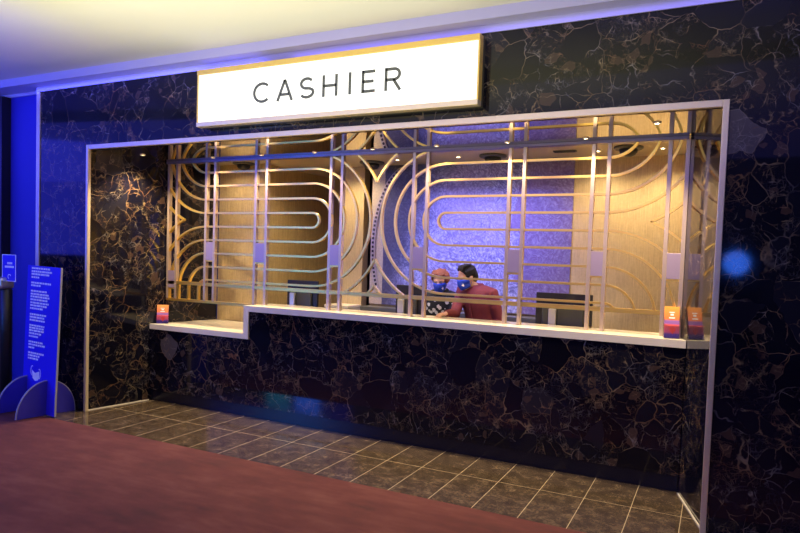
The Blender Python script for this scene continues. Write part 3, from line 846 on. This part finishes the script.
    if long_hair:
        for i in range(46):
            a = radians(rnd.uniform(-125, 125)); z = rnd.uniform(-.01, .095); r_ = sqrt(max(.1, 1-(max(0, z-.03)/.12)**2))
            b_.ellipsoid(hp(.082*r_*sin(a), .028+.092*r_*cos(a), z), (.022, .022, .020), RM, 10, 8)
        for i in range(12):
            a = radians(rnd.uniform(-70, 70)); b_.ellipsoid(hp(.07*sin(a), -.035-.038*cos(a), rnd.uniform(.082, .104)), (.020, .018, .016), RM, 10, 8)
    else:
        for i in range(26):
            x = rnd.uniform(-.062, .062); b_.tube([hp(x, .05, .124), hp(x*1.05, -.03, .124+rnd.uniform(-.004, .006)), hp(x*1.1, -.050+rnd.uniform(-.012, .008), .112-abs(x)*.35)], [.010, .010, .007], 8)
        for sx in (-1, 1):
            for i in range(5): b_.tube([hp(sx*.078, -.03+.022*i, .07), hp(sx*.080, -.032+.024*i, .02)], [.012, .009], 8)
            b_.tube([hp(sx*.077, -.018, .035), hp(sx*.074, -.020, -.012)], [.010, .006], 8)
    finish(b_.obj('hair', hairm, t), .006, 5)
    return t

person('person', 'person in maroon shirt and blue face mask leaning forward over the counter', (3.54, 1.50, 0), (-.72, -.69), radians(20),
       (3.41, 1.40, 1.443), (3.485, 1.47, 1.335), (3.56, 1.53, .86), .45,
       {'front': (-.40, -.92), 'r': ((3.335, 1.31, 1.10), (3.335, 1.10, 1.118), (-.25, -.97, -.03)), 'l': ((3.725, 1.43, 1.04), (3.62, 1.20, .96), (-.6, -.8, -.1)), 'mark': 'l'},
       (M_skin, M_shirt, M_hairb), False, .90)
person('person', 'person in black floral top and blue face mask, left of the one in maroon', (3.09, 1.58, 0), (.18, -.98), radians(18),
       (3.10, 1.49, 1.395), (3.09, 1.56, 1.265), (3.08, 1.60, .84), .38,
       {'front': (.1, -1), 'r': ((2.90, 1.47, 1.02), (3.02, 1.24, .93), (.5, -.85, 0)), 'l': ((3.22, 1.47, 1.02), (3.13, 1.24, .93), (-.4, -.9, 0)), 'mark': 'l'},
       (M_skin2, M_floral, M_hairr), True, .86)

# ------------------------------------------------------------------ light
world = bpy.data.worlds.new('World'); SC.world = world; world.use_nodes = True
bg = world.node_tree.nodes['Background']; bg.inputs[0].default_value = (.10, .10, .32, 1); bg.inputs[1].default_value = .2
# blue led strips of the cornice, added fascia and ceiling lamps, unseen casino light
area('cornice_led_left', (.6, -.07, ZF-.01), (3.0, .05), 12, (.05, .06, 1), (.6, -.02, 0))
area('cornice_led_right', (4.9, -.07, ZF-.01), (5.0, .05), 4, (.22, .18, 1), (4.9, -.02, 0))
area('added_fascia_blue', (-1.2, -1.0, 2.75), (4.4, .9), 16, (.06, .06, 1), (-1.0, -.05, 3.3))  # added wide lamp in mid-air, washes the fascia blue
area('added_fascia_lavender', (4.4, -1.0, 2.75), (6, .9), 6, (.2, .16, 1), (4.4, -.05, 3.3))  # added wide lamp in mid-air, washes the fascia lavender
area('casino_blue', (-3.0, -3.4, 3.1), (6, 3.6), 250, (.04, .045, 1), (.2, 0, .9))
area('casino_violet', (2.4, -4.4, 3.25), (6, 2.), 125, (.36, .29, .9), (3.0, 0, .9))
area('added_ceiling_uplight', (3.0, -1.7, 2.2), (4.2, 2), 68, (1, .98, .48), (3.0, -1.7, 4))  # added unseen area lamp, brightens the ceiling from below
# mural wash
area('mural_wash', (3.25, 1.02, 2.50), (1.5, .08), 18, (.33, .33, 1), (3.25, 2.0, 1.5), 75)
spot('office_fill', (3.2, 1.3, ZR-.03), 16, WARM, 140, .9, (3.3, 1.45, 0))

# ------------------------------------------------------------------ camera
cd = bpy.data.cameras.new('camera'); cam = bpy.data.objects.new('camera', cd); COL.objects.link(cam)
fpx, a, bb, c = 640.906, .45942649, .04589553, .03329487
ca, sa = cos(a), sin(a)
B_ = Matrix(((1, 0, 0), (0, 0, -1), (0, 1, 0)))
Rz = Matrix(((ca, sa, 0), (-sa, ca, 0), (0, 0, 1)))
Rx = Matrix(((1, 0, 0), (0, cos(bb), -sin(bb)), (0, sin(bb), cos(bb))))
Rr = Matrix(((cos(c), -sin(c), 0), (sin(c), cos(c), 0), (0, 0, 1)))
R = Rr @ Rx @ B_ @ Rz
right, down, fwd = R[0], R[1], R[2]
Mc = Matrix((( right[0], -down[0], -fwd[0], 5.4965), (right[1], -down[1], -fwd[1], -4.219), (right[2], -down[2], -fwd[2], 1.6), (0, 0, 0, 1)))
cam.matrix_world = Mc
cd.sensor_fit = 'HORIZONTAL'; cd.sensor_width = 36; cd.lens = fpx/800*36; cd.shift_y = (287.678-266.5)/800
cd.clip_start = .05
SC.camera = cam
SC.view_settings.view_transform = 'Standard'; SC.view_settings.look = 'None'; SC.view_settings.exposure = 0; SC.view_settings.gamma = 1
SC.view_settings.use_curve_mapping = False
